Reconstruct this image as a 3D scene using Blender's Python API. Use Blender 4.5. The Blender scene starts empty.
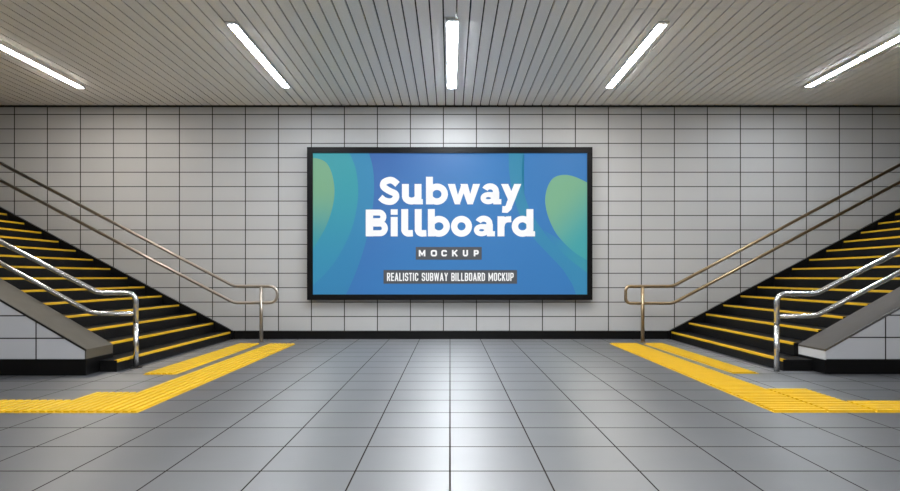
import bpy, bmesh, math, random
from mathutils import Vector
random.seed(7)
C = bpy.context.scene.collection
SC = bpy.context.scene

# ---------------------------------------------------------------- colour / materials
def s2l(v):
    v /= 255.0
    return v / 12.92 if v <= 0.04045 else ((v + 0.055) / 1.055) ** 2.4
def rgb(r, g, b): return (s2l(r), s2l(g), s2l(b), 1.0)

def mat(name, col, rough=0.5, metal=0.0, spec=0.5, noise=0.0, nscale=8.0, bump=0.0, bscale=60.0, rvar=0.0):
    """principled material with a little procedural mottling"""
    m = bpy.data.materials.new(name); m.use_nodes = True
    nt = m.node_tree; N = nt.nodes; L = nt.links
    b = N['Principled BSDF']
    b.inputs['Base Color'].default_value = col
    b.inputs['Roughness'].default_value = rough
    b.inputs['Metallic'].default_value = metal
    b.inputs['Specular IOR Level'].default_value = spec
    tc = N.new('ShaderNodeTexCoord')
    if noise > 0 or rvar > 0:
        nz = N.new('ShaderNodeTexNoise'); nz.inputs['Scale'].default_value = nscale; nz.inputs['Detail'].default_value = 4
        L.new(tc.outputs['Object'], nz.inputs['Vector'])
        if noise > 0:
            mr = N.new('ShaderNodeMapRange'); mr.inputs['To Min'].default_value = 1 - noise; mr.inputs['To Max'].default_value = 1 + noise
            L.new(nz.outputs['Fac'], mr.inputs['Value'])
            vm = N.new('ShaderNodeVectorMath'); vm.operation = 'SCALE'; vm.inputs[0].default_value = col[:3]
            L.new(mr.outputs['Result'], vm.inputs['Scale']); L.new(vm.outputs['Vector'], b.inputs['Base Color'])
        if rvar > 0:
            m2 = N.new('ShaderNodeMapRange'); m2.inputs['To Min'].default_value = max(0.02, rough - rvar); m2.inputs['To Max'].default_value = rough + rvar
            L.new(nz.outputs['Fac'], m2.inputs['Value']); L.new(m2.outputs['Result'], b.inputs['Roughness'])
    if bump > 0:
        n2 = N.new('ShaderNodeTexNoise'); n2.inputs['Scale'].default_value = bscale; n2.inputs['Detail'].default_value = 3
        L.new(tc.outputs['Object'], n2.inputs['Vector'])
        bp = N.new('ShaderNodeBump'); bp.inputs['Strength'].default_value = bump; bp.inputs['Distance'].default_value = 0.004
        L.new(n2.outputs['Fac'], bp.inputs['Height']); L.new(bp.outputs['Normal'], b.inputs['Normal'])
    return m

def tile_mat(name, col, grout, pu, pv, ou, ov, axes, gw_u, gw_v, rough, spec, ior=1.5, aniso=0.0, var=0.05, tilt=0.0, rvar=0.03, bd=0.004):
    """tile grid on object coordinates: pitch pu x pv metres, a joint at ou / ov, joint widths gw"""
    m = bpy.data.materials.new(name); m.use_nodes = True
    nt = m.node_tree; N = nt.nodes; L = nt.links
    b = N['Principled BSDF']
    b.inputs['IOR'].default_value = ior
    if aniso > 0:                                     # brushed polish: reflections stretch along Y
        b.inputs['Anisotropic'].default_value = aniso
        tg = N.new('ShaderNodeCombineXYZ'); tg.inputs[1].default_value = 1.0; L.new(tg.outputs[0], b.inputs['Tangent'])
    tc = N.new('ShaderNodeTexCoord'); sp = N.new('ShaderNodeSeparateXYZ')
    L.new(tc.outputs['Object'], sp.inputs[0])
    def M(op, a, b2=None, c=None):
        n = N.new('ShaderNodeMath'); n.operation = op
        for i, v in enumerate((a, b2, c)):
            if v is None: continue
            if isinstance(v, (int, float)): n.inputs[i].default_value = v
            else: L.new(v, n.inputs[i])
        return n.outputs[0]
    u = M('DIVIDE', M('SUBTRACT', sp.outputs[axes[0]], ou), pu)
    v = M('DIVIDE', M('SUBTRACT', sp.outputs[axes[1]], ov), pv)
    iu, iv = M('FLOOR', u), M('FLOOR', v)
    def dist(x, p):                                   # distance to nearest joint, metres
        f = M('FRACT', x)
        return M('MULTIPLY', M('MINIMUM', f, M('SUBTRACT', 1.0, f)), p)
    du, dv = dist(u, pu), dist(v, pv)
    def inside(d, w):
        n = N.new('ShaderNodeMapRange'); n.inputs['From Min'].default_value = w * 0.35; n.inputs['From Max'].default_value = w * 0.65
        L.new(d, n.inputs['Value']); return n.outputs['Result']
    mask = M('MULTIPLY', inside(du, gw_u), inside(dv, gw_v))
    cb = N.new('ShaderNodeCombineXYZ'); L.new(iu, cb.inputs[0]); L.new(iv, cb.inputs[1])
    wn = N.new('ShaderNodeTexWhiteNoise'); wn.noise_dimensions = '2D'; L.new(cb.outputs[0], wn.inputs['Vector'])
    nz = N.new('ShaderNodeTexNoise'); nz.inputs['Scale'].default_value = 1.7; nz.inputs['Detail'].default_value = 5
    L.new(tc.outputs['Object'], nz.inputs['Vector'])
    k = M('ADD', M('MULTIPLY_ADD', wn.outputs['Value'], 2 * var, 1 - var), M('MULTIPLY_ADD', nz.outputs['Fac'], 0.08, -0.04))
    vm = N.new('ShaderNodeVectorMath'); vm.operation = 'SCALE'; vm.inputs[0].default_value = col[:3]; L.new(k, vm.inputs['Scale'])
    mx = N.new('ShaderNodeMix'); mx.data_type = 'RGBA'
    L.new(mask, mx.inputs['Factor']); mx.inputs[6].default_value = grout; L.new(vm.outputs['Vector'], mx.inputs[7])
    L.new(mx.outputs[2], b.inputs['Base Color'])
    r = M('ADD', M('MULTIPLY_ADD', nz.outputs['Fac'], 2 * rvar, rough - rvar), M('MULTIPLY', M('SUBTRACT', 1.0, mask), 0.4))
    L.new(r, b.inputs['Roughness'])
    L.new(M('MULTIPLY', mask, spec), b.inputs['Specular IOR Level'])
    bp = N.new('ShaderNodeBump'); bp.inputs['Strength'].default_value = 0.6; bp.inputs['Distance'].default_value = bd
    nf = N.new('ShaderNodeTexNoise'); nf.inputs['Scale'].default_value = 3.0; L.new(tc.outputs['Object'], nf.inputs['Vector'])
    L.new(M('ADD', mask, M('MULTIPLY', nf.outputs['Fac'], tilt)), bp.inputs['Height'])
    L.new(bp.outputs['Normal'], b.inputs['Normal'])
    return m

def emis(name, col, strength):
    m = bpy.data.materials.new(name); m.use_nodes = True
    b = m.node_tree.nodes['Principled BSDF']
    b.inputs['Base Color'].default_value = (0.8, 0.8, 0.8, 1); b.inputs['Roughness'].default_value = 0.4
    b.inputs['Emission Color'].default_value = col; b.inputs['Emission Strength'].default_value = strength
    return m

POSTER_E = 0.66
BZ = 1.127 + (277 - 224) * 10.83 / 600            # height of the billboard's own origin
def print_mat(name, c1, c2, p1=None, p2=None, base=0.15):
    """backlit printed ink: c1 at point p1 blending to c2 at p2 (x, z on the panel)"""
    m = bpy.data.materials.new(name); m.use_nodes = True
    nt = m.node_tree; N = nt.nodes; L = nt.links
    b = N['Principled BSDF']; b.inputs['Roughness'].default_value = 0.45; b.inputs['Specular IOR Level'].default_value = 0.2
    b.inputs['Emission Strength'].default_value = POSTER_E
    if p1 is None:
        b.inputs['Base Color'].default_value = [x * base for x in c1[:3]] + [1]
        b.inputs['Emission Color'].default_value = c1
        return m
    tc = N.new('ShaderNodeTexCoord'); d = N.new('ShaderNodeVectorMath'); d.operation = 'DOT_PRODUCT'
    ax = Vector((p2[0] - p1[0], 0, p2[1] - p1[1])); ln = ax.length_squared
    d.inputs[1].default_value = ax / ln
    L.new(tc.outputs['Object'], d.inputs[0])
    mr = N.new('ShaderNodeMapRange'); o = (p1[0] * ax.x + (p1[1] - BZ) * ax.z) / ln
    mr.inputs['From Min'].default_value = o; mr.inputs['From Max'].default_value = o + 1
    mr.interpolation_type = 'SMOOTHSTEP'
    L.new(d.outputs['Value'], mr.inputs['Value'])
    mx = N.new('ShaderNodeMix'); mx.data_type = 'RGBA'; mx.inputs[6].default_value = c1; mx.inputs[7].default_value = c2
    L.new(mr.outputs['Result'], mx.inputs['Factor'])
    L.new(mx.outputs[2], b.inputs['Emission Color'])
    vs = N.new('ShaderNodeVectorMath'); vs.operation = 'SCALE'; vs.inputs['Scale'].default_value = base
    L.new(mx.outputs[2], vs.inputs[0]); L.new(vs.outputs['Vector'], b.inputs['Base Color'])
    return m

# ---------------------------------------------------------------- mesh helpers
def obj(name, bm, m, parent=None, smooth=False, bevel=0.0):
    me = bpy.data.meshes.new(name)
    bmesh.ops.recalc_face_normals(bm, faces=bm.faces[:])
    bm.to_mesh(me); bm.free()
    me.materials.append(m)
    if smooth:
        for p in me.polygons: p.use_smooth = True
    o = bpy.data.objects.new(name, me); C.objects.link(o)
    if parent is not None:
        o.parent = parent
        t = Vector((0, 0, 0)); q = parent
        while q is not None: t += q.location; q = q.parent
        for v in me.vertices: v.co -= t               # meshes are written in world coordinates
    if bevel > 0:
        md = o.modifiers.new('bevel', 'BEVEL'); md.width = bevel; md.segments = 2; md.limit_method = 'ANGLE'; md.harden_normals = False
    return o
def thing(name, label, cat, loc, group=None):
    o = bpy.data.objects.new(name, None); C.objects.link(o); o.location = loc
    o.empty_display_size = 0.1
    o['label'] = label; o['category'] = cat
    if group: o['group'] = group
    return o
def struct(name, bm, m, **k):
    o = obj(name, bm, m, **k); o['kind'] = 'structure'; return o

def box(bm, x0, x1, y0, y1, z0, z1):
    x0, x1 = sorted((x0, x1)); y0, y1 = sorted((y0, y1)); z0, z1 = sorted((z0, z1))
    v = [bm.verts.new(p) for p in ((x0,y0,z0),(x1,y0,z0),(x1,y1,z0),(x0,y1,z0),(x0,y0,z1),(x1,y0,z1),(x1,y1,z1),(x0,y1,z1))]
    for f in ((3,2,1,0),(4,5,6,7),(0,1,5,4),(1,2,6,5),(2,3,7,6),(3,0,4,7)): bm.faces.new([v[i] for i in f])
    return bm
def B(*a): return box(bmesh.new(), *a)
def prism_xz(bm, pts, y0, y1):
    a = [bm.verts.new((x, y0, z)) for x, z in pts]; b = [bm.verts.new((x, y1, z)) for x, z in pts]
    bm.faces.new(a); bm.faces.new(b[::-1]); n = len(pts)
    for i in range(n): bm.faces.new((a[i], b[i], b[(i+1) % n], a[(i+1) % n]))
    return bm
def prism_xy(bm, pts, z0, z1):
    a = [bm.verts.new((x, y, z0)) for x, y in pts]; b = [bm.verts.new((x, y, z1)) for x, y in pts]
    bm.faces.new(a[::-1]); bm.faces.new(b); n = len(pts)
    for i in range(n): bm.faces.new((a[i], a[(i+1) % n], b[(i+1) % n], b[i]))
    return bm
def fillet(pts, r, n=8):
    """round the corners of a polyline; r may be one radius or one per inner point"""
    pts = [Vector(p) for p in pts]; out = [pts[0]]
    for i in range(1, len(pts) - 1):
        rr = r[i-1] if isinstance(r, (list, tuple)) else r
        p = pts[i]; d1 = (pts[i-1] - p); d2 = (pts[i+1] - p); l1, l2 = d1.length, d2.length; d1.normalize(); d2.normalize()
        ang = d1.angle(d2); t = min(rr / math.tan(ang / 2), l1 * 0.49, l2 * 0.49)
        rad = t * math.tan(ang / 2); bis = (d1 + d2).normalized(); c = p + bis * (rad / math.sin(ang / 2))
        a = p + d1 * t - c; b = p + d2 * t - c; om = a.angle(b)
        for k in range(n + 1):
            f = k / n; s = math.sin(om)
            out.append(c + a * (math.sin((1-f)*om)/s) + b * (math.sin(f*om)/s))
    out.append(pts[-1]); return out
def tube(bm, pts, r, seg=16):
    pts = [Vector(p) for p in pts]; rings = []
    for i, p in enumerate(pts):
        t = (pts[min(i+1, len(pts)-1)] - pts[max(i-1, 0)]).normalized()
        s = Vector((0, 1, 0)) if abs(t.y) < 0.9 else Vector((1, 0, 0))
        u = t.cross(s).normalized(); w = u.cross(t).normalized()
        rings.append([bm.verts.new(p + (u*math.cos(a) + w*math.sin(a)) * r) for a in [2*math.pi*k/seg for k in range(seg)]])
    for a, b in zip(rings, rings[1:]):
        for k in range(seg): bm.faces.new((a[k], a[(k+1) % seg], b[(k+1) % seg], b[k]))
    bm.faces.new(rings[0][::-1]); bm.faces.new(rings[-1]); return bm

# ---------------------------------------------------------------- measures
D, H, EYE = 10.91, 4.236, 1.127        # far wall distance, ceiling height, eye height
XW, YF = 11.2, -4.0                    # side walls, wall behind the viewer
CX = -0.12

M_wall = tile_mat('wall_tile', rgb(169, 169, 169), rgb(52, 48, 44), 0.600, 0.2625, CX, 0.145, (0, 2), 0.016, 0.014, 0.45, 0.3, var=0.035, tilt=0.12)
M_side = tile_mat('side_wall_tile', rgb(169, 169, 169), rgb(52, 48, 44), 0.600, 0.2625, 0.0, 0.145, (1, 2), 0.016, 0.014, 0.45, 0.3, var=0.035, tilt=0.12)
M_floor = tile_mat('floor_tile', rgb(56, 58, 63), rgb(40, 34, 30), 0.550, 0.5004, 0.0, 3.484, (0, 1), 0.009, 0.014, 0.48, 0.5, ior=2.3, aniso=0.78, var=0.05, tilt=0.05, rvar=0.05, bd=0.002)
M_par_l = tile_mat('parapet_tile_left', rgb(180, 182, 187), rgb(45, 43, 40), 0.6015, 0.258, -0.57, 0.167, (0, 2), 0.014, 0.014, 0.30, 0.4, var=0.03, tilt=0.1)
M_par_r = tile_mat('parapet_tile_right', rgb(180, 182, 187), rgb(45, 43, 40), 0.75, 0.258, 0.70, 0.167, (0, 2), 0.014, 0.014, 0.30, 0.4, var=0.03, tilt=0.1)
M_slat = mat('ceiling_slat', rgb(243, 242, 240), 0.5, metal=0.12, noise=0.13, nscale=90, bump=0.25, bscale=160)
M_slat.node_tree.nodes['Principled BSDF'].inputs['IOR'].default_value = 2.0
M_dark = mat('ceiling_void_and_shade', rgb(16, 15, 14), 0.9)
M_black = mat('black_stone', rgb(10, 10, 11), 0.35, spec=0.22, noise=0.25, nscale=12, rvar=0.08)
M_step = mat('black_rubber_tread', rgb(10, 10, 11), 0.5, spec=0.2, noise=0.4, nscale=40, bump=0.5, bscale=120)
M_yel = mat('yellow_nosing', rgb(206, 164, 18), 0.5, noise=0.12, nscale=10)
M_tac = mat('yellow_tactile', rgb(208, 168, 8), 0.45, noise=0.10, nscale=6, bump=0.2, bscale=90)
M_cop_l = mat('coping_beige', rgb(78, 74, 66), 0.35, noise=0.08, nscale=7, rvar=0.08)
M_cop_r = mat('coping_grey', rgb(72, 69, 66), 0.32, noise=0.08, nscale=7, rvar=0.08)
M_end_r = mat('end_stone_pale', rgb(190, 190, 190), 0.4, noise=0.06, nscale=9)
M_trim = mat('edge_trim_dark', rgb(52, 52, 52), 0.35, metal=0.6)
M_trimc = mat('edge_trim_steel', rgb(170, 170, 172), 0.25, metal=1.0)
M_chrome = mat('polished_steel', rgb(205, 205, 206), 0.26, metal=1.0)
M_steel = mat('brushed_steel', rgb(168, 160, 150), 0.38, metal=1.0)
M_brass = mat('bronze_steel', rgb(160, 140, 112), 0.38, metal=1.0)
M_frame = mat('billboard_black', rgb(6, 6, 8), 0.45, spec=0.15, noise=0.1, nscale=10)
M_house = mat('lamp_housing', rgb(190, 190, 190), 0.4, noise=0.03)
M_paint = mat('plain_wall', rgb(150, 150, 150), 0.6, noise=0.04)

# ---------------------------------------------------------------- room shell
struct('floor', B(-XW, XW, YF, D, -0.1, 0), M_floor)
struct('wall_back', B(-XW, XW, D, D + 0.15, 0, H + 0.2), M_wall)
struct('wall_left', B(-XW - 0.15, -XW, YF, D + 0.15, 0, H + 0.2), M_side)
struct('wall_right', B(XW, XW + 0.15, YF, D + 0.15, 0, H + 0.2), M_side)
struct('wall_front', B(-XW, XW, YF - 0.15, YF, 0, H + 0.2), M_paint)
bm = bmesh.new(); P = 0.157; X0 = -0.079
k = -72
while X0 + k * P < XW:
    a, b = X0 + k * P + 0.009, X0 + (k + 1) * P - 0.009
    a, b = max(a, -XW), min(b, XW)
    if b > a:
        c = (a + b) / 2
        cuts = [YF, D - 0.05]
        if 2.0 < c < 3.45: cuts = [YF, 6.955, 6.965, D - 0.05]
        if k == 0: cuts = [YF, 7.17, 7.2, D - 0.05]
        for i in range(0, len(cuts), 2): box(bm, a, b, cuts[i], cuts[i+1], H, H + 0.03)
    k += 1
struct('ceiling', bm, M_slat)
struct('trim_1', B(-XW, XW, YF, D, H + 0.05, H + 0.15), M_dark)          # the void above the slats
struct('shade_strip', B(-XW, XW, D - 0.05, D, H - 0.022, H + 0.05), M_dark)   # dark strip painted as the shade where ceiling meets wall
struct('baseboard_back', B(-3.93, 3.97, D - 0.022, D, 0, 0.145), M_black, bevel=0.004)

# ---------------------------------------------------------------- lamps
def lamp(x, y0, y1, m, label, group, w=0.125):
    t = thing('ceiling_lamp', label, 'ceiling lamp', (x, (y0 + y1) / 2, H), group)
    bm = bmesh.new(); e = 0.016; zz = H - 0.02
    box(bm, x - w/2 - e, x - w/2, y0 - 0.07, y1 + 0.02, zz, H); box(bm, x + w/2, x + w/2 + e, y0 - 0.07, y1 + 0.02, zz, H)
    obj('housing', bm, M_house, t)
    for a, b in ((y0 - 0.07, y0), (y1, y1 + 0.02)):
        obj('end_cap', B(x - w/2, x + w/2, a, b, zz, H), M_house, t)
    obj('diffuser', B(x - w/2, x + w/2, y0, y1, zz - 0.005, H - 0.002), m, t)
    return t
LS = 138.0
warm, cool, neu = (1.0, 0.93, 0.84, 1), (0.90, 0.95, 1.0, 1), (1.0, 0.97, 0.92, 1)
row = 'ceiling lamps in the row before the tiled wall'
lamp(-6.03, 7.38, 9.80, emis('lamp_warm', warm, LS * 1.0), 'warm white strip lamp at the far left of the ceiling, above the left stairs', row, 0.09)
lamp(-2.67, 7.36, 9.76, emis('lamp_cool', cool, LS * 0.74), 'cool white strip lamp on the ceiling just left of the middle lamp', row, 0.10)
lamp(0.03, 7.28, 9.80, emis('lamp_middle', cool, LS * 1.5), 'strip lamp in the middle of the ceiling, straight above the billboard', row)
lamp(2.60, 7.36, 9.78, emis('lamp_neutral', neu, LS * 0.74), 'warm white strip lamp on the ceiling just right of the middle lamp', row, 0.10)
lamp(5.82, 7.38, 9.74, emis('lamp_cool_side', cool, LS * 1.0), 'cool white strip lamp at the far right of the ceiling, above the right stairs', row, 0.09)
mu = [emis('added_lamp', (0.97, 0.985, 1.0, 1), LS * k) for k in (0.3, 0.75, 1.5)]
for y in (-2.6, 2.3):  # rows added out of view to light the near floor
    for x, q in ((-6.02, 0), (-2.65, 1), (0.03, 2), (2.58, 1), (5.80, 0)):
        lamp(x, y, y + 2.42, mu[q], 'white strip lamp of the added unseen rows lighting the near floor', 'added ceiling lamps of the unseen rows', (0.09, 0.10, 0.125)[q])

# ---------------------------------------------------------------- stairs
TR, RI, Z1, NS = 0.31, 0.1635, 0.135, 22
def stairs(sgn, x0, xpar, yin, ytab, label):
    t = thing('staircase', label, 'stairs', (sgn * x0, (yin + D) / 2, 0), 'stairs up from the concourse')
    for k in range(NS):
        xa = x0 + TR * k; z = Z1 + RI * k; xb = xa + TR
        if k == 0:
            pts = [(xa, ytab), (xpar - 0.01, ytab), (xpar - 0.01, yin), (xb, yin), (xb, D - 0.002), (xa, D - 0.002)]
            bm = prism_xy(bmesh.new(), [(sgn * x, y) for x, y in pts], 0, z); y0 = ytab
        else:
            bm = B(sgn * xa, sgn * xb, yin, D - 0.002, 0, z); y0 = yin
        st = obj('step', bm, M_step, t)
        n = bmesh.new(); y1 = D - 0.10
        prism_xz(n, [(sgn * x, zz) for x, zz in ((xa - 0.006, z - 0.024), (xa + 0.012, z - 0.024), (xa + 0.012, z - 0.002), (xa + 0.035, z - 0.002), (xa + 0.035, z + 0.005), (xa - 0.006, z + 0.005))], y0 + 0.005, y1)
        obj('nosing', n, M_yel, st)['label'] = 'yellow strip on the step edge'
    xe = x0 + TR * NS; sl = RI / TR
    sk = bmesh.new()
    prism_xz(sk, [(sgn * x, z) for x, z in ((x0 - 0.03, 0), (x0 - 0.03, 0.148), (xe, 0.148 + sl * (xe - x0 + 0.03) + 0.03), (xe, 0))], D - 0.06, D - 0.001)
    obj('wall_skirting', sk, M_black, t)
    return t
stairs(-1, 3.96, 4.17, 7.43, 7.13, 'black staircase with yellow step edges on the left, rising to the left')
stairs(1, 4.00, 4.36, 7.52, 7.20, 'black staircase with yellow step edges on the right, rising to the right')

# ---------------------------------------------------------------- stair parapets
def parapet(sgn, x0, y0, y1, sl, zt, ztile, mt, mc, me, mtr, label):
    t = thing('stair_parapet', label, 'low wall', (sgn * x0, (y0 + y1) / 2, 0), 'tiled low walls beside the stairs')
    xe = x0 + min((H - 0.05 - zt) / sl, 11.15 - x0); top = lambda x: zt + sl * (x - x0); th = 0.022
    S = lambda pts: [(sgn * x, z) for x, z in pts]
    obj('tiled_body', prism_xz(bmesh.new(), S([(x0 + 0.012, ztile), (x0 + 0.012, top(x0 + 0.012) - th), (xe, top(xe) - th), (xe, ztile)]), y0, y1), mt, t)
    obj('plinth', B(sgn * (x0 - 0.004), sgn * xe, y0 - 0.006, y1, 0, ztile), M_black, t, bevel=0.004)
    obj('end_panel', B(sgn * x0, sgn * (x0 + 0.012), y0, y1, ztile, zt - 0.004), me, t)['label'] = 'plain stone end of the low wall'
    obj('coping', prism_xz(bmesh.new(), S([(x0 - 0.002, top(x0) - th), (x0 - 0.002, top(x0)), (xe, top(xe)), (xe, top(xe) - th)]), y0 + 0.012, y1), mc, t)
    obj('edge_trim', prism_xz(bmesh.new(), S([(x0 - 0.002, top(x0) - th), (x0 - 0.002, top(x0) + 0.003), (xe, top(xe) + 0.003), (xe, top(xe) - th)]), y0 - 0.005, y0 + 0.012), mtr, t)
parapet(-1, 4.17, 6.87, 7.42, 0.585, 0.297, 0.188, M_par_l, M_cop_l, M_cop_l, M_trim, 'tiled low wall with beige sloping top before the left stairs')
parapet(1, 4.36, 6.97, 7.51, 0.565, 0.286, 0.165, M_par_r, M_cop_r, M_end_r, M_trimc, 'tiled low wall with dark grey sloping top before the right stairs')

# ---------------------------------------------------------------- handrails
def flange(p, y, z, m, t, r):
    obj('flange', tube(bmesh.new(), [(p, y, z), (p, y, z + 0.012)], r, 24), m, t)
def looped(sgn, xp, xl, xb, y, zu, zl, su, sl, rl, m, label):
    """rail by the tiled wall whose two bars join in a loop over one post"""
    t = thing('handrail', label, 'handrail', (sgn * xp, y, 0), 'handrails of the stairs')
    r = 0.027; xe = 8.9
    pts = [(xe, zu + su * (xe - xb)), (xb, zu), (xl, zu), (xl, zl), (xb, zl), (xe, zl + sl * (xe - xb))]
    P3 = [(sgn * x, y, z) for x, z in pts]
    obj('rail', tube(bmesh.new(), fillet(P3, [0.25, rl, rl, 0.25]), r), m, t, smooth=True)
    obj('post', tube(bmesh.new(), [(sgn * xp, y, 0), (sgn * xp, y, zu - 0.01)], 0.031, 20), m, t, smooth=True)
    flange(sgn * xp, y, 0, m, t, 0.06)
    xq = 8.65; k = int((xq - abs(X1[sgn])) / TR); zq = Z1 + RI * k
    obj('post', tube(bmesh.new(), [(sgn * xq, y, zq), (sgn * xq, y, zu + su * (xq - xb) - 0.01)], 0.031, 20), m, t, smooth=True)
X1 = {-1: 3.96, 1: 4.00}
looped(-1, 3.28, 3.00, 3.75, 10.43, 0.967, 0.68, 0.526, 0.522, 0.135, M_steel, 'steel handrail with looped end by the tiled wall, left of the billboard')
looped(1, 3.345, 3.05, 3.87, 10.42, 0.967, 0.672, 0.535, 0.533, 0.085, M_brass, 'bronze toned handrail with looped end by the tiled wall, right of the billboard')
def hooked(sgn, xp, xb, xb2, y, zu, zl, su, sl, m, zpost, label):
    """polished rail at the open side of the stairs: the upper bar turns down into the post"""
    t = thing('handrail', label, 'handrail', (sgn * xp, y, 0), 'handrails of the stairs')
    r = 0.031; xe = 9.0
    up = [(xp, 0.55), (xp, zu), (xb, zu), (xe, zu + su * (xe - xb))]
    obj('top_rail', tube(bmesh.new(), fillet([(sgn * x, y, z) for x, z in up], [0.1, 0.3]), r), m, t, smooth=True)
    obj('post', tube(bmesh.new(), [(sgn * xp, y, 0), (sgn * xp, y, 0.55)], r, 16), m, t, smooth=True)
    lo = [(xp + 0.01, zl), (xb2, zl), (xe, zl + sl * (xe - xb2))]
    obj('lower_rail', tube(bmesh.new(), fillet([(sgn * x, y, z) for x, z in lo], [0.35]), r * 0.93), m, t, smooth=True)
    if sgn < 0: flange(sgn * xp, y, 0, M_trim, t, 0.075)
    xq = 8.4
    obj('post', tube(bmesh.new(), [(sgn * xq, y, zpost(xq)), (sgn * xq, y, zu + su * (xq - xb) - 0.01)], r, 16), m, t, smooth=True)
hooked(-1, 3.905, 4.36, 4.44, 7.46, 0.925, 0.672, 0.520, 0.545, M_chrome, lambda x: Z1 + RI * int((x - 3.96) / TR), 'polished steel handrail at the open side of the left stairs')
hooked(1, 3.90, 4.36, 4.36, 7.16, 0.925, 0.660, 0.510, 0.520, M_chrome, lambda x: 0.286 + 0.565 * (x - 4.36), 'polished steel handrail rising over the grey topped low wall on the right')

# ---------------------------------------------------------------- tactile paving
def clip_rects(poly_rects, lengthwise, pitch, w):
    """raised bars on each rectangle of the strip"""
    bm = bmesh.new()
    for x0, x1, y0, y1 in poly_rects:
        if lengthwise:
            n = max(1, round((x1 - x0) / pitch)); p = (x1 - x0) / n
            for i in range(n): c = x0 + (i + .5) * p; box(bm, c - w/2, c + w/2, y0 + 0.01, y1 - 0.01, 0.004, 0.018)
        else:
            n = max(1, round((y1 - y0) / pitch)); p = (y1 - y0) / n
            for i in range(n): c = y0 + (i + .5) * p; box(bm, x0 + 0.01, x1 - 0.01, c - w/2, c + w/2, 0.004, 0.018)
    return bm
def tactile(sgn, outline, rects, lengthwise, pitch, w, label, loc):
    t = thing('tactile_paving_strip', label, 'tactile paving', loc, 'yellow tactile paving on the floor')
    obj('base_plate', prism_xy(bmesh.new(), [(sgn * x, y) for x, y in outline], 0, 0.004), M_tac, t)
    rr = [(min(sgn*a, sgn*b), max(sgn*a, sgn*b), c, d) for a, b, c, d in rects]
    obj('raised_bars', clip_rects(rr, lengthwise, pitch, w), M_tac, t)
XE = 9.0
tactile(-1, [(2.59, 4.97), (XE, 4.97), (XE, 5.44), (3.42, 5.44), (3.42, 5.80), (3.02, 5.80), (3.02, 10.05), (2.59, 10.05)],
        [(2.59, 3.02, 4.97, 10.05), (3.02, 3.42, 4.97, 5.80), (3.42, XE, 4.97, 5.44)], True, 0.072, 0.046,
        'long yellow ribbed floor strip on the left, turning towards the left edge', (-2.8, 7.0, 0))
tactile(-1, [(3.16, 6.92), (3.54, 6.92), (3.54, 10.09), (3.20, 10.09)], [(3.20, 3.53, 6.92, 10.09)], True, 0.072, 0.046,
        'short yellow ribbed floor strip beside the bottom step of the left stairs', (-3.36, 8.5, 0))
tactile(1, [(2.69, 4.98), (XE, 4.98), (XE, 5.40), (3.55, 5.40), (3.55, 5.99), (3.15, 5.99), (3.15, 10.12), (2.69, 10.12)],
        [(2.69, 3.15, 4.98, 10.12), (3.15, 3.55, 4.98, 5.99), (3.55, XE, 4.98, 5.40)], False, 0.072, 0.038,
        'long yellow ribbed floor strip on the right, turning towards the right edge', (2.9, 7.0, 0))
tactile(1, [(3.30, 6.99), (3.60, 6.99), (3.60, 10.12), (3.26, 10.12)], [(3.29, 3.58, 6.99, 10.12)], False, 0.072, 0.038,
        'short yellow ribbed floor strip beside the bottom step of the right stairs', (3.43, 8.5, 0))

# ---------------------------------------------------------------- billboard
YP = 10.83; SB = YP / 600.0                        # panel plane; SB metres per unit of artwork
def AX(u): return (u - 450) * SB
def AZ(v): return EYE + (277 - v) * SB
bb = thing('billboard', 'large black framed billboard with blue and green artwork on the tiled wall', 'billboard', (0, D, AZ(224)))
fr = bmesh.new(); YFr = 10.79; q = YFr / 600.0
ox0, ox1, oz0, oz1 = (307 - 450) * q, (592.5 - 450) * q, EYE + (277 - 300) * q, EYE + (277 - 147) * q
ix0, ix1, iz0, iz1 = (312.5 - 450) * q, (587.5 - 450) * q, EYE + (277 - 294.5) * q, EYE + (277 - 152.8) * q
def ring(bm, o, i, y0, y1):
    (a, b, c, d), (e, f, g, h) = o, i
    box(bm, a, b, y0, y1, c, g); box(bm, a, b, y0, y1, h, d); box(bm, a, e, y0, y1, g, h); box(bm, f, b, y0, y1, g, h)
ring(fr, (ox0, ox1, oz0, oz1), (ix0, ix1, iz0, iz1), YFr, D - 0.002)
obj('frame', fr, M_frame, bb)
M_bg = print_mat('ink_blue', rgb(70, 112, 182), rgb(62, 130, 196), (AX(330), AZ(160)), (AX(440), AZ(250)))
pan = obj('display_panel', B(ix0 - 0.01, ix1 + 0.01, YP, D - 0.01, iz0 - 0.01, iz1 + 0.01), M_bg, bb)
pan['label'] = 'backlit blue printed panel'
LX0, LX1, LZ0, LZ1 = ix0 - 0.008, ix1 + 0.008, iz0 - 0.008, iz1 + 0.008
def smooth_line(pts, n=6):
    out = []
    for i in range(len(pts) - 1):
        p0, p1, p2, p3 = pts[max(i-1, 0)], pts[i], pts[i+1], pts[min(i+2, len(pts)-1)]
        for k in range(n):
            t = k / n
            out.append(tuple(0.5 * (2*p1[j] + (p2[j]-p0[j])*t + (2*p0[j]-5*p1[j]+4*p2[j]-p3[j])*t*t + (3*p1[j]-p0[j]-3*p2[j]+p3[j])*t**3) for j in (0, 1)))
    out.append(pts[-1]); return out
def shape(name, pts, y, m):
    bm = bmesh.new(); vs = []
    for u, v in pts:
        vs.append(bm.verts.new((min(max(AX(u), LX0), LX1), y, min(max(AZ(v), LZ0), LZ1))))
    f = bm.faces.new(vs); bmesh.ops.triangulate(bm, faces=[f]); 
    return obj(name, bm, m, bb)
cl = lambda pts: [(300 + a / 2.806, 135 + b / 2.806) for a, b in pts]
cr = lambda pts: [(440 + a / 2.806, 135 + b / 2.806) for a, b in pts]
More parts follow.
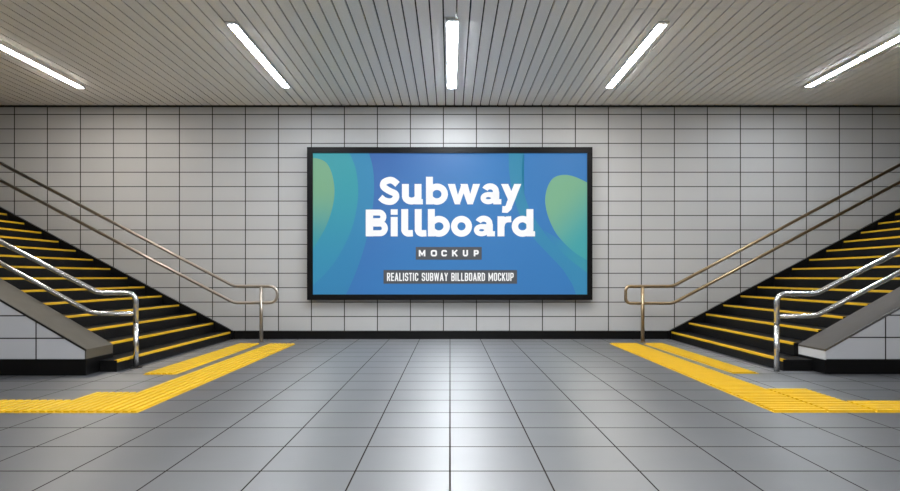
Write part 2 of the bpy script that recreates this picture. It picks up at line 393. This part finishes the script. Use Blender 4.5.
m_c = print_mat('ink_teal_blue', rgb(64, 146, 190), rgb(60, 140, 190), (0, AZ(153)), (0, AZ(295)))
m_b = print_mat('ink_teal', rgb(66, 166, 178), rgb(62, 150, 190), (0, AZ(165)), (0, AZ(285)))
m_a = print_mat('ink_green', rgb(130, 182, 146), rgb(66, 160, 176), (0, AZ(185)), (0, AZ(252)))
shape('artwork_wave', cl([(20, 40)] + smooth_line([(190, 40), (204, 90), (208, 150), (203, 210), (192, 270), (176, 330), (155, 390), (124, 460)]) + [(20, 460)]), YP - 0.002, m_c)
shape('artwork_wave', cl([(20, 40)] + smooth_line([(134, 40), (155, 90), (163, 145), (160, 200), (143, 270), (108, 340), (70, 390), (20, 435)])), YP - 0.004, m_b)
shape('artwork_blob', cl(smooth_line([(20, 64), (48, 66), (74, 78), (90, 110), (97, 155), (92, 200), (76, 250), (55, 290), (20, 345)])), YP - 0.006, m_a)
m_d = print_mat('ink_teal_strip', rgb(58, 144, 180), rgb(64, 146, 190), (0, AZ(160)), (0, AZ(290)))
m_e = print_mat('ink_teal_band', rgb(62, 136, 192), rgb(66, 160, 180), (AX(540), AZ(220)), (AX(590), AZ(270)))
m_f = print_mat('ink_green_right', rgb(130, 186, 150), rgb(76, 172, 178), (AX(552), AZ(200)), (AX(590), AZ(240)))
shape('artwork_wave', cr(smooth_line([(193, 40), (194, 100), (204, 160), (226, 230), (262, 288), (300, 330), (340, 372), (366, 408), (386, 460)]) + [(440, 460), (440, 396)] + smooth_line([(424, 392), (360, 345), (318, 303), (284, 262), (252, 210), (234, 155), (229, 100), (236, 40)])), YP - 0.002, m_d)
shape('artwork_wave', cr(smooth_line([(290, 267), (318, 302), (360, 346), (424, 394)]) + [(440, 394), (440, 340)] + smooth_line([(424, 350), (385, 326), (340, 296), (290, 267)])[:-1]), YP - 0.003, m_e)
shape('artwork_blob', cr([(440, 150)] + smooth_line([(424, 139), (380, 118), (347, 112), (318, 121), (301, 148), (295, 185), (303, 228), (325, 275), (355, 310), (385, 335), (424, 358)])), YP - 0.006, m_f)

# ---- lettering drawn as broad pen strokes
def stroke(bm, pts, w, y):
    pts = [Vector((p[0], p[1])) for p in pts]; n = len(pts); closed = (pts[0] - pts[-1]).length < 1e-6
    if closed: pts = pts[:-1]; n -= 1
    L, R = [], []
    for i in range(n):
        a = pts[(i-1) % n] if (closed or i > 0) else None; b = pts[(i+1) % n] if (closed or i < n-1) else None
        d1 = (pts[i] - a).normalized() if a is not None else (b - pts[i]).normalized()
        d2 = (b - pts[i]).normalized() if b is not None else d1
        nn = Vector((-d1.y - d2.y, d1.x + d2.x)); nn.normalize(); cs = max(0.35, nn.dot(Vector((-d1.y, d1.x))))
        o = nn * (w / 2 / cs); 
        for lst, q2 in ((L, pts[i] + o), (R, pts[i] - o)): lst.append(bm.verts.new((AX(q2.x), y, AZ(q2.y))))
    for i in range(n if closed else n - 1):
        j = (i + 1) % n; bm.faces.new((L[i], L[j], R[j], R[i]))
def poly(bm, pts, y):
    f = bm.faces.new([bm.verts.new((AX(a), y, AZ(b))) for a, b in pts]); bmesh.ops.triangulate(bm, faces=[f])
def arc(cx, cy, rx, ry, a0, a1, n=20):            # degrees, 0 = right, 90 = up (v decreases upwards)
    return [(cx + rx * math.cos(math.radians(a0 + (a1-a0)*k/n)), cy - ry * math.sin(math.radians(a0 + (a1-a0)*k/n))) for k in range(n + 1)]
W = 6.9; YT = YP - 0.008
def stem(bm, x, y0, y1, w=W): poly(bm, [(x, y0), (x + w, y0), (x + w, y1), (x, y1)], YT)
def bowl(bm, x0, x1, y0, y1, w=6.4):
    cx, cy = (x0+x1)/2, (y0+y1)/2; stroke(bm, arc(cx, cy, (x1-x0-w)/2, (y1-y0-w)/2, 0, 360, 40), w, YT)
def tail(bm, x, yb):                               # the small foot at the lower right of l, a, d, u
    poly(bm, [(x - 3, yb - 6), (x - 0.6, yb - 5.2), (x + 1.6, yb - 5.2), (x + 1.6, yb), (x - 3, yb)], YT)
def l_a(bm, x0, x1, yt, yb):
    stroke(bm, arc((x0+x1)/2 - 0.6, yt + 7.6, (x1-x0)/2 - 5.0, 4.8, 158, 0, 16) + [(x1 - 5.6, yb - 4)], 6.0, YT)
    stroke(bm, arc(x0 + 8.1, yb - 6.2, 5.2, 3.6, 0, 360, 30), 5.0, YT)
    poly(bm, [(x0 + 7, yb - 12.4), (x1 - 4, yb - 12.0), (x1 - 4, yb - 8.6), (x0 + 7, yb - 8.0)], YT)
    stem(bm, x1 - 8.2, yt + 8, yb, 6.0); tail(bm, x1 - 1.7, yb)
def bigS(bm, x0, x1, yt, yb):
    h = yb - yt; cx = (x0 + x1) / 2
    pts = smooth_line([(x1 - 2.0, yt + 7.4), (x1 - 6.2, yt + 4.0), (cx + 0.4, yt + 3.2), (x0 + 6.0, yt + 5.2), (x0 + 4.9, yt + 8.8), (x0 + 7.2, yt + 11.6),
                       (cx + 1.2, yt + h/2 + 0.4), (x1 - 4.6, yb - 11.2), (x1 - 3.6, yb - 7.6), (x1 - 6.2, yb - 4.2), (cx + 0.6, yb - 3.2), (x0 + 6, yb - 4.4), (x0 + 1.9, yb - 7.6)], 5)
    stroke(bm, pts, 6.6, YT)
M_white = print_mat('ink_white', rgb(252, 252, 253), None, base=0.05)
def letters(name, parent, jobs):
    for f in jobs:
        bm = bmesh.new(); f(bm); obj(name, bm, M_white, parent)
M_white.node_tree.nodes['Principled BSDF'].inputs['Emission Strength'].default_value = 0.92
# first line
T, X, BL = 176.8, 184.0, 204.4
def h_S(bm): bigS(bm, 378.4, 399.6, 177.0, 204.9)
def h_u(bm): stroke(bm, [(402 + W/2, X)] + arc(402 + W/2 + 6.2, BL - 8.2, 6.2, 4.9, 180, 330, 14), W, YT); stem(bm, 414.6, X, BL); tail(bm, 421.3, BL)
def h_b(bm): stem(bm, 426, T, BL); bowl(bm, 426, 447.9, X - 0.4, BL + 0.4)
def h_w(bm):
    for q in (0, 1):
        o_ = 447.8 + q * 12.6
        poly(bm, [(o_, X), (o_ + 7.2, X), (o_ + 12.6, BL), (o_ + 7.0, BL)], YT)
        poly(bm, [(o_ + 7.0, BL), (o_ + 12.4, BL), (o_ + 19.6, X), (o_ + 12.6, X)] if q else [(o_ + 7.0, BL), (o_ + 12.0, BL), (o_ + 18.6, X + 1), (o_ + 13.4, X + 1)], YT)
def h_a(bm): l_a(bm, 480.2, 501.4, X - 0.4, BL)
def h_y(bm):
    poly(bm, [(501.0, X), (508.2, X), (515.2, 200), (509.4, 203)], YT)
    poly(bm, [(514.2, X), (521.2, X), (512.6, 205.6), (506.6, 202.6)], YT)
    stroke(bm, [(510.0, 203.0), (508.4, 207.6), (506.2, 209.6), (502.2, 209.4)], 6.6, YT)
letters('headline_letter', bb, (h_S, h_u, h_b, h_w, h_a, h_y))
# second line
T, X, BL = 209.1, 216.3, 236.4
def g_B(bm):
    stem(bm, 365.8, 209.6, BL, 7.4)
    stroke(bm, [(371, 212.6), (377.4, 212.6)] + arc(379.2, 216.9, 4.2, 4.3, 80, -80, 12) + [(371, 221.2)], 5.9, YT)
    stroke(bm, [(371, 223.6), (378.6, 223.6)] + arc(380.0, 228.4, 4.9, 4.9, 80, -80, 12) + [(371, 233.3)], 6.0, YT)
def g_i(bm): stem(bm, 390.8, 217.0, BL); stem(bm, 390.8, T + 0.2, 214.8)
def g_l(x):
    def f(bm): stem(bm, x, T, BL - 5); stroke(bm, [(x + W/2, BL - 7)] + arc(x + W/2 + 3.9, BL - 6.2, 3.9, 3.2, 180, 268, 8) + [(x + 11.6, BL - 3.2)], W - 0.4, YT)
    return f
def g_b(bm): stem(bm, 427.9, T, BL); bowl(bm, 427.9, 449.9, X - 0.4, BL + 0.4)
def g_o(bm): bowl(bm, 451.0, 472.0, X - 0.4, BL + 0.4)
def g_a(bm): l_a(bm, 473.5, 495.0, X - 0.4, BL)
def g_r(bm): stem(bm, 497.5, X, BL); stroke(bm, [(501.2, BL - 9)] + arc(508.4, X + 9.2, 6.6, 6.2, 175, 100, 10) + [(511.2, X + 2.9)], 6.0, YT)
def g_d(bm): bowl(bm, 511.7, 533.2, X - 0.4, BL + 0.4); stem(bm, 526.4, T, BL); tail(bm, 533.4, BL)
letters('headline_letter', bb, (g_B, g_i, g_l(401.3), g_l(414.8), g_b, g_o, g_a, g_r, g_d))
# caption boxes
M_cap = print_mat('ink_grey', rgb(88, 92, 98), None)
cap1 = shape('caption_box', [(415.8, 247), (481.7, 247), (481.7, 259.7), (415.8, 259.7)], YP - 0.0055, M_cap)
cap2 = shape('caption_box', [(383.5, 270), (517, 270), (517, 283.7), (383.5, 283.7)], YP - 0.0055, M_cap)
def glyph(bm, ch, x, y, w, h, t):
    """one capital in a box x..x+w, y..y+h (top down), pen width t"""
    a, b, c, d = x + t/2, x + w - t/2, y + t/2, y + h - t/2; mx, my = (a+b)/2, (c+d)/2; top, bot = y, y + h
    S = lambda p, ww=t: stroke(bm, p, ww, YT)
    rx, ry = (b-a)/2, (d-c)/2; k = min(rx, ry * 0.5)
    def rr(x0, x1, y0, y1, r):
        return fl2([(mx, y0), (x1, y0), (x1, y1), (x0, y1), (x0, y0), (mx, y0)], r)
    def fl2(p, r):
        return [(q3.x, q3.y) for q3 in fillet([Vector((u, v, 0)) for u, v in p], r, 5)]
    if ch == 'M': S([(a, bot), (a, top)]); S([(b, bot), (b, top)]); S([(a, top + t*0.3), (mx, bot - h*0.28), (b, top + t*0.3)], t*0.85)
    elif ch == 'O': S(rr(a, b, c, d, k))
    elif ch == 'C': S(fl2([(b, y + h*0.34), (b, c), (a, c), (a, d), (b, d), (b, y + h*0.66)], k))
    elif ch == 'K': S([(a, top), (a, bot)]); S([(b + t*0.1, top), (a + t*0.2, my + h*0.08)], t*0.95); S([(mx - t*0.2, my), (b + t*0.15, bot)], t*0.95)
    elif ch == 'U': S(fl2([(a, top), (a, d), (b, d), (b, top)], k))
    elif ch == 'P': S([(a, bot), (a, top)]); S(fl2([(a, c), (b, c), (b, my + t*0.3), (a, my + t*0.3)], k*0.8))
    elif ch == 'R': S([(a, bot), (a, top)]); S(fl2([(a, c), (b, c), (b, my), (a, my)], k*0.8)); S([(mx, my), (b, bot)])
    elif ch == 'E': S([(a, bot), (a, top)]); [S([(a, q4), (b + t/2, q4)]) for q4 in (c, my, d)]
    elif ch == 'A': S([(a - t*0.1, bot), (mx, top)]); S([(mx, top), (b + t*0.1, bot)]); S([(a, y + h*0.72), (b, y + h*0.72)], t*0.8)
    elif ch == 'L': S([(a, top), (a, bot)]); S([(a, d), (b + t/2, d)])
    elif ch == 'I': S([(a, top), (a, bot)])
    elif ch == 'S': S(fl2([(b, y + h*0.30), (b, c), (a, c), (a, my), (b, my), (b, d), (a, d), (a, y + h*0.70)], k*0.8))
    elif ch == 'T': S([(x, c), (x + w, c)]); S([(mx, top), (mx, bot)])
    elif ch == 'B': S([(a, bot), (a, top)]); S(fl2([(a, c), (b, c), (b, my), (a, my)], k*0.8)); S(fl2([(a, my), (b, my), (b, d), (a, d)], k*0.8))
    elif ch == 'D': S([(a, bot), (a, top)]); S(fl2([(a, c), (b, c), (b, d), (a, d)], k))
    elif ch == 'W': [S([p_, q_], t*0.8) for p_, q_ in (((x + t*0.4, top), (x + w*0.27, bot)), ((x + w*0.27, bot), (mx, top)), ((mx, top), (x + w*0.73, bot)), ((x + w*0.73, bot), (x + w - t*0.4, top)))]
    elif ch == 'Y': S([(x + t*0.4, top), (mx, my + h*0.05), (x + w - t*0.4, top)]); S([(mx, my), (mx, bot)])
for ch, p, w in zip('MOCKUP', (418.8, 430.8, 441.3, 452.0, 462.8, 473.7), (6.6, 6.2, 5.6, 5.8, 5.2, 5.0)):
    bm = bmesh.new(); glyph(bm, ch, p, 250.0, w, 6.4, 1.65); obj('caption_letter', bm, M_white, cap1)
txt = 'REALISTIC SUBWAY BILLBOARD MOCKUP'
wd = {'I': 1.25, 'M': 4.6, 'W': 5.0, ' ': 1.9, 'L': 2.9, 'E': 2.9, 'T': 3.1, 'A': 3.7, 'Y': 3.5}
tot = sum(wd.get(c_, 3.35) for c_ in txt); gap = (513.6 - 387.0 - tot) / (len(txt) - 1); x = 387.0
for c_ in txt:
    w = wd.get(c_, 3.35); 
    if c_ != ' ': bm = bmesh.new(); glyph(bm, c_, x, 272.8, w, 8.2, 1.12); obj('caption_letter', bm, M_white, cap2)
    x += w + gap

# ---------------------------------------------------------------- camera, world, view
cam = bpy.data.cameras.new('camera'); cam.sensor_width = 36; cam.lens = 24.0; cam.shift_y = 31.5 / 900; cam.clip_start = 0.05
co = bpy.data.objects.new('camera', cam); C.objects.link(co); co.location = (0, 0, EYE); co.rotation_euler = (math.radians(90), 0, 0)
SC.camera = co
w = bpy.data.worlds.new('world'); SC.world = w; w.use_nodes = True
w.node_tree.nodes['Background'].inputs['Color'].default_value = (0, 0, 0, 1)
SC.view_settings.view_transform = 'Standard'; SC.view_settings.look = 'None'
SC.view_settings.gamma = 1.0; SC.view_settings.use_curve_mapping = False
SC.view_settings.exposure = 0.0
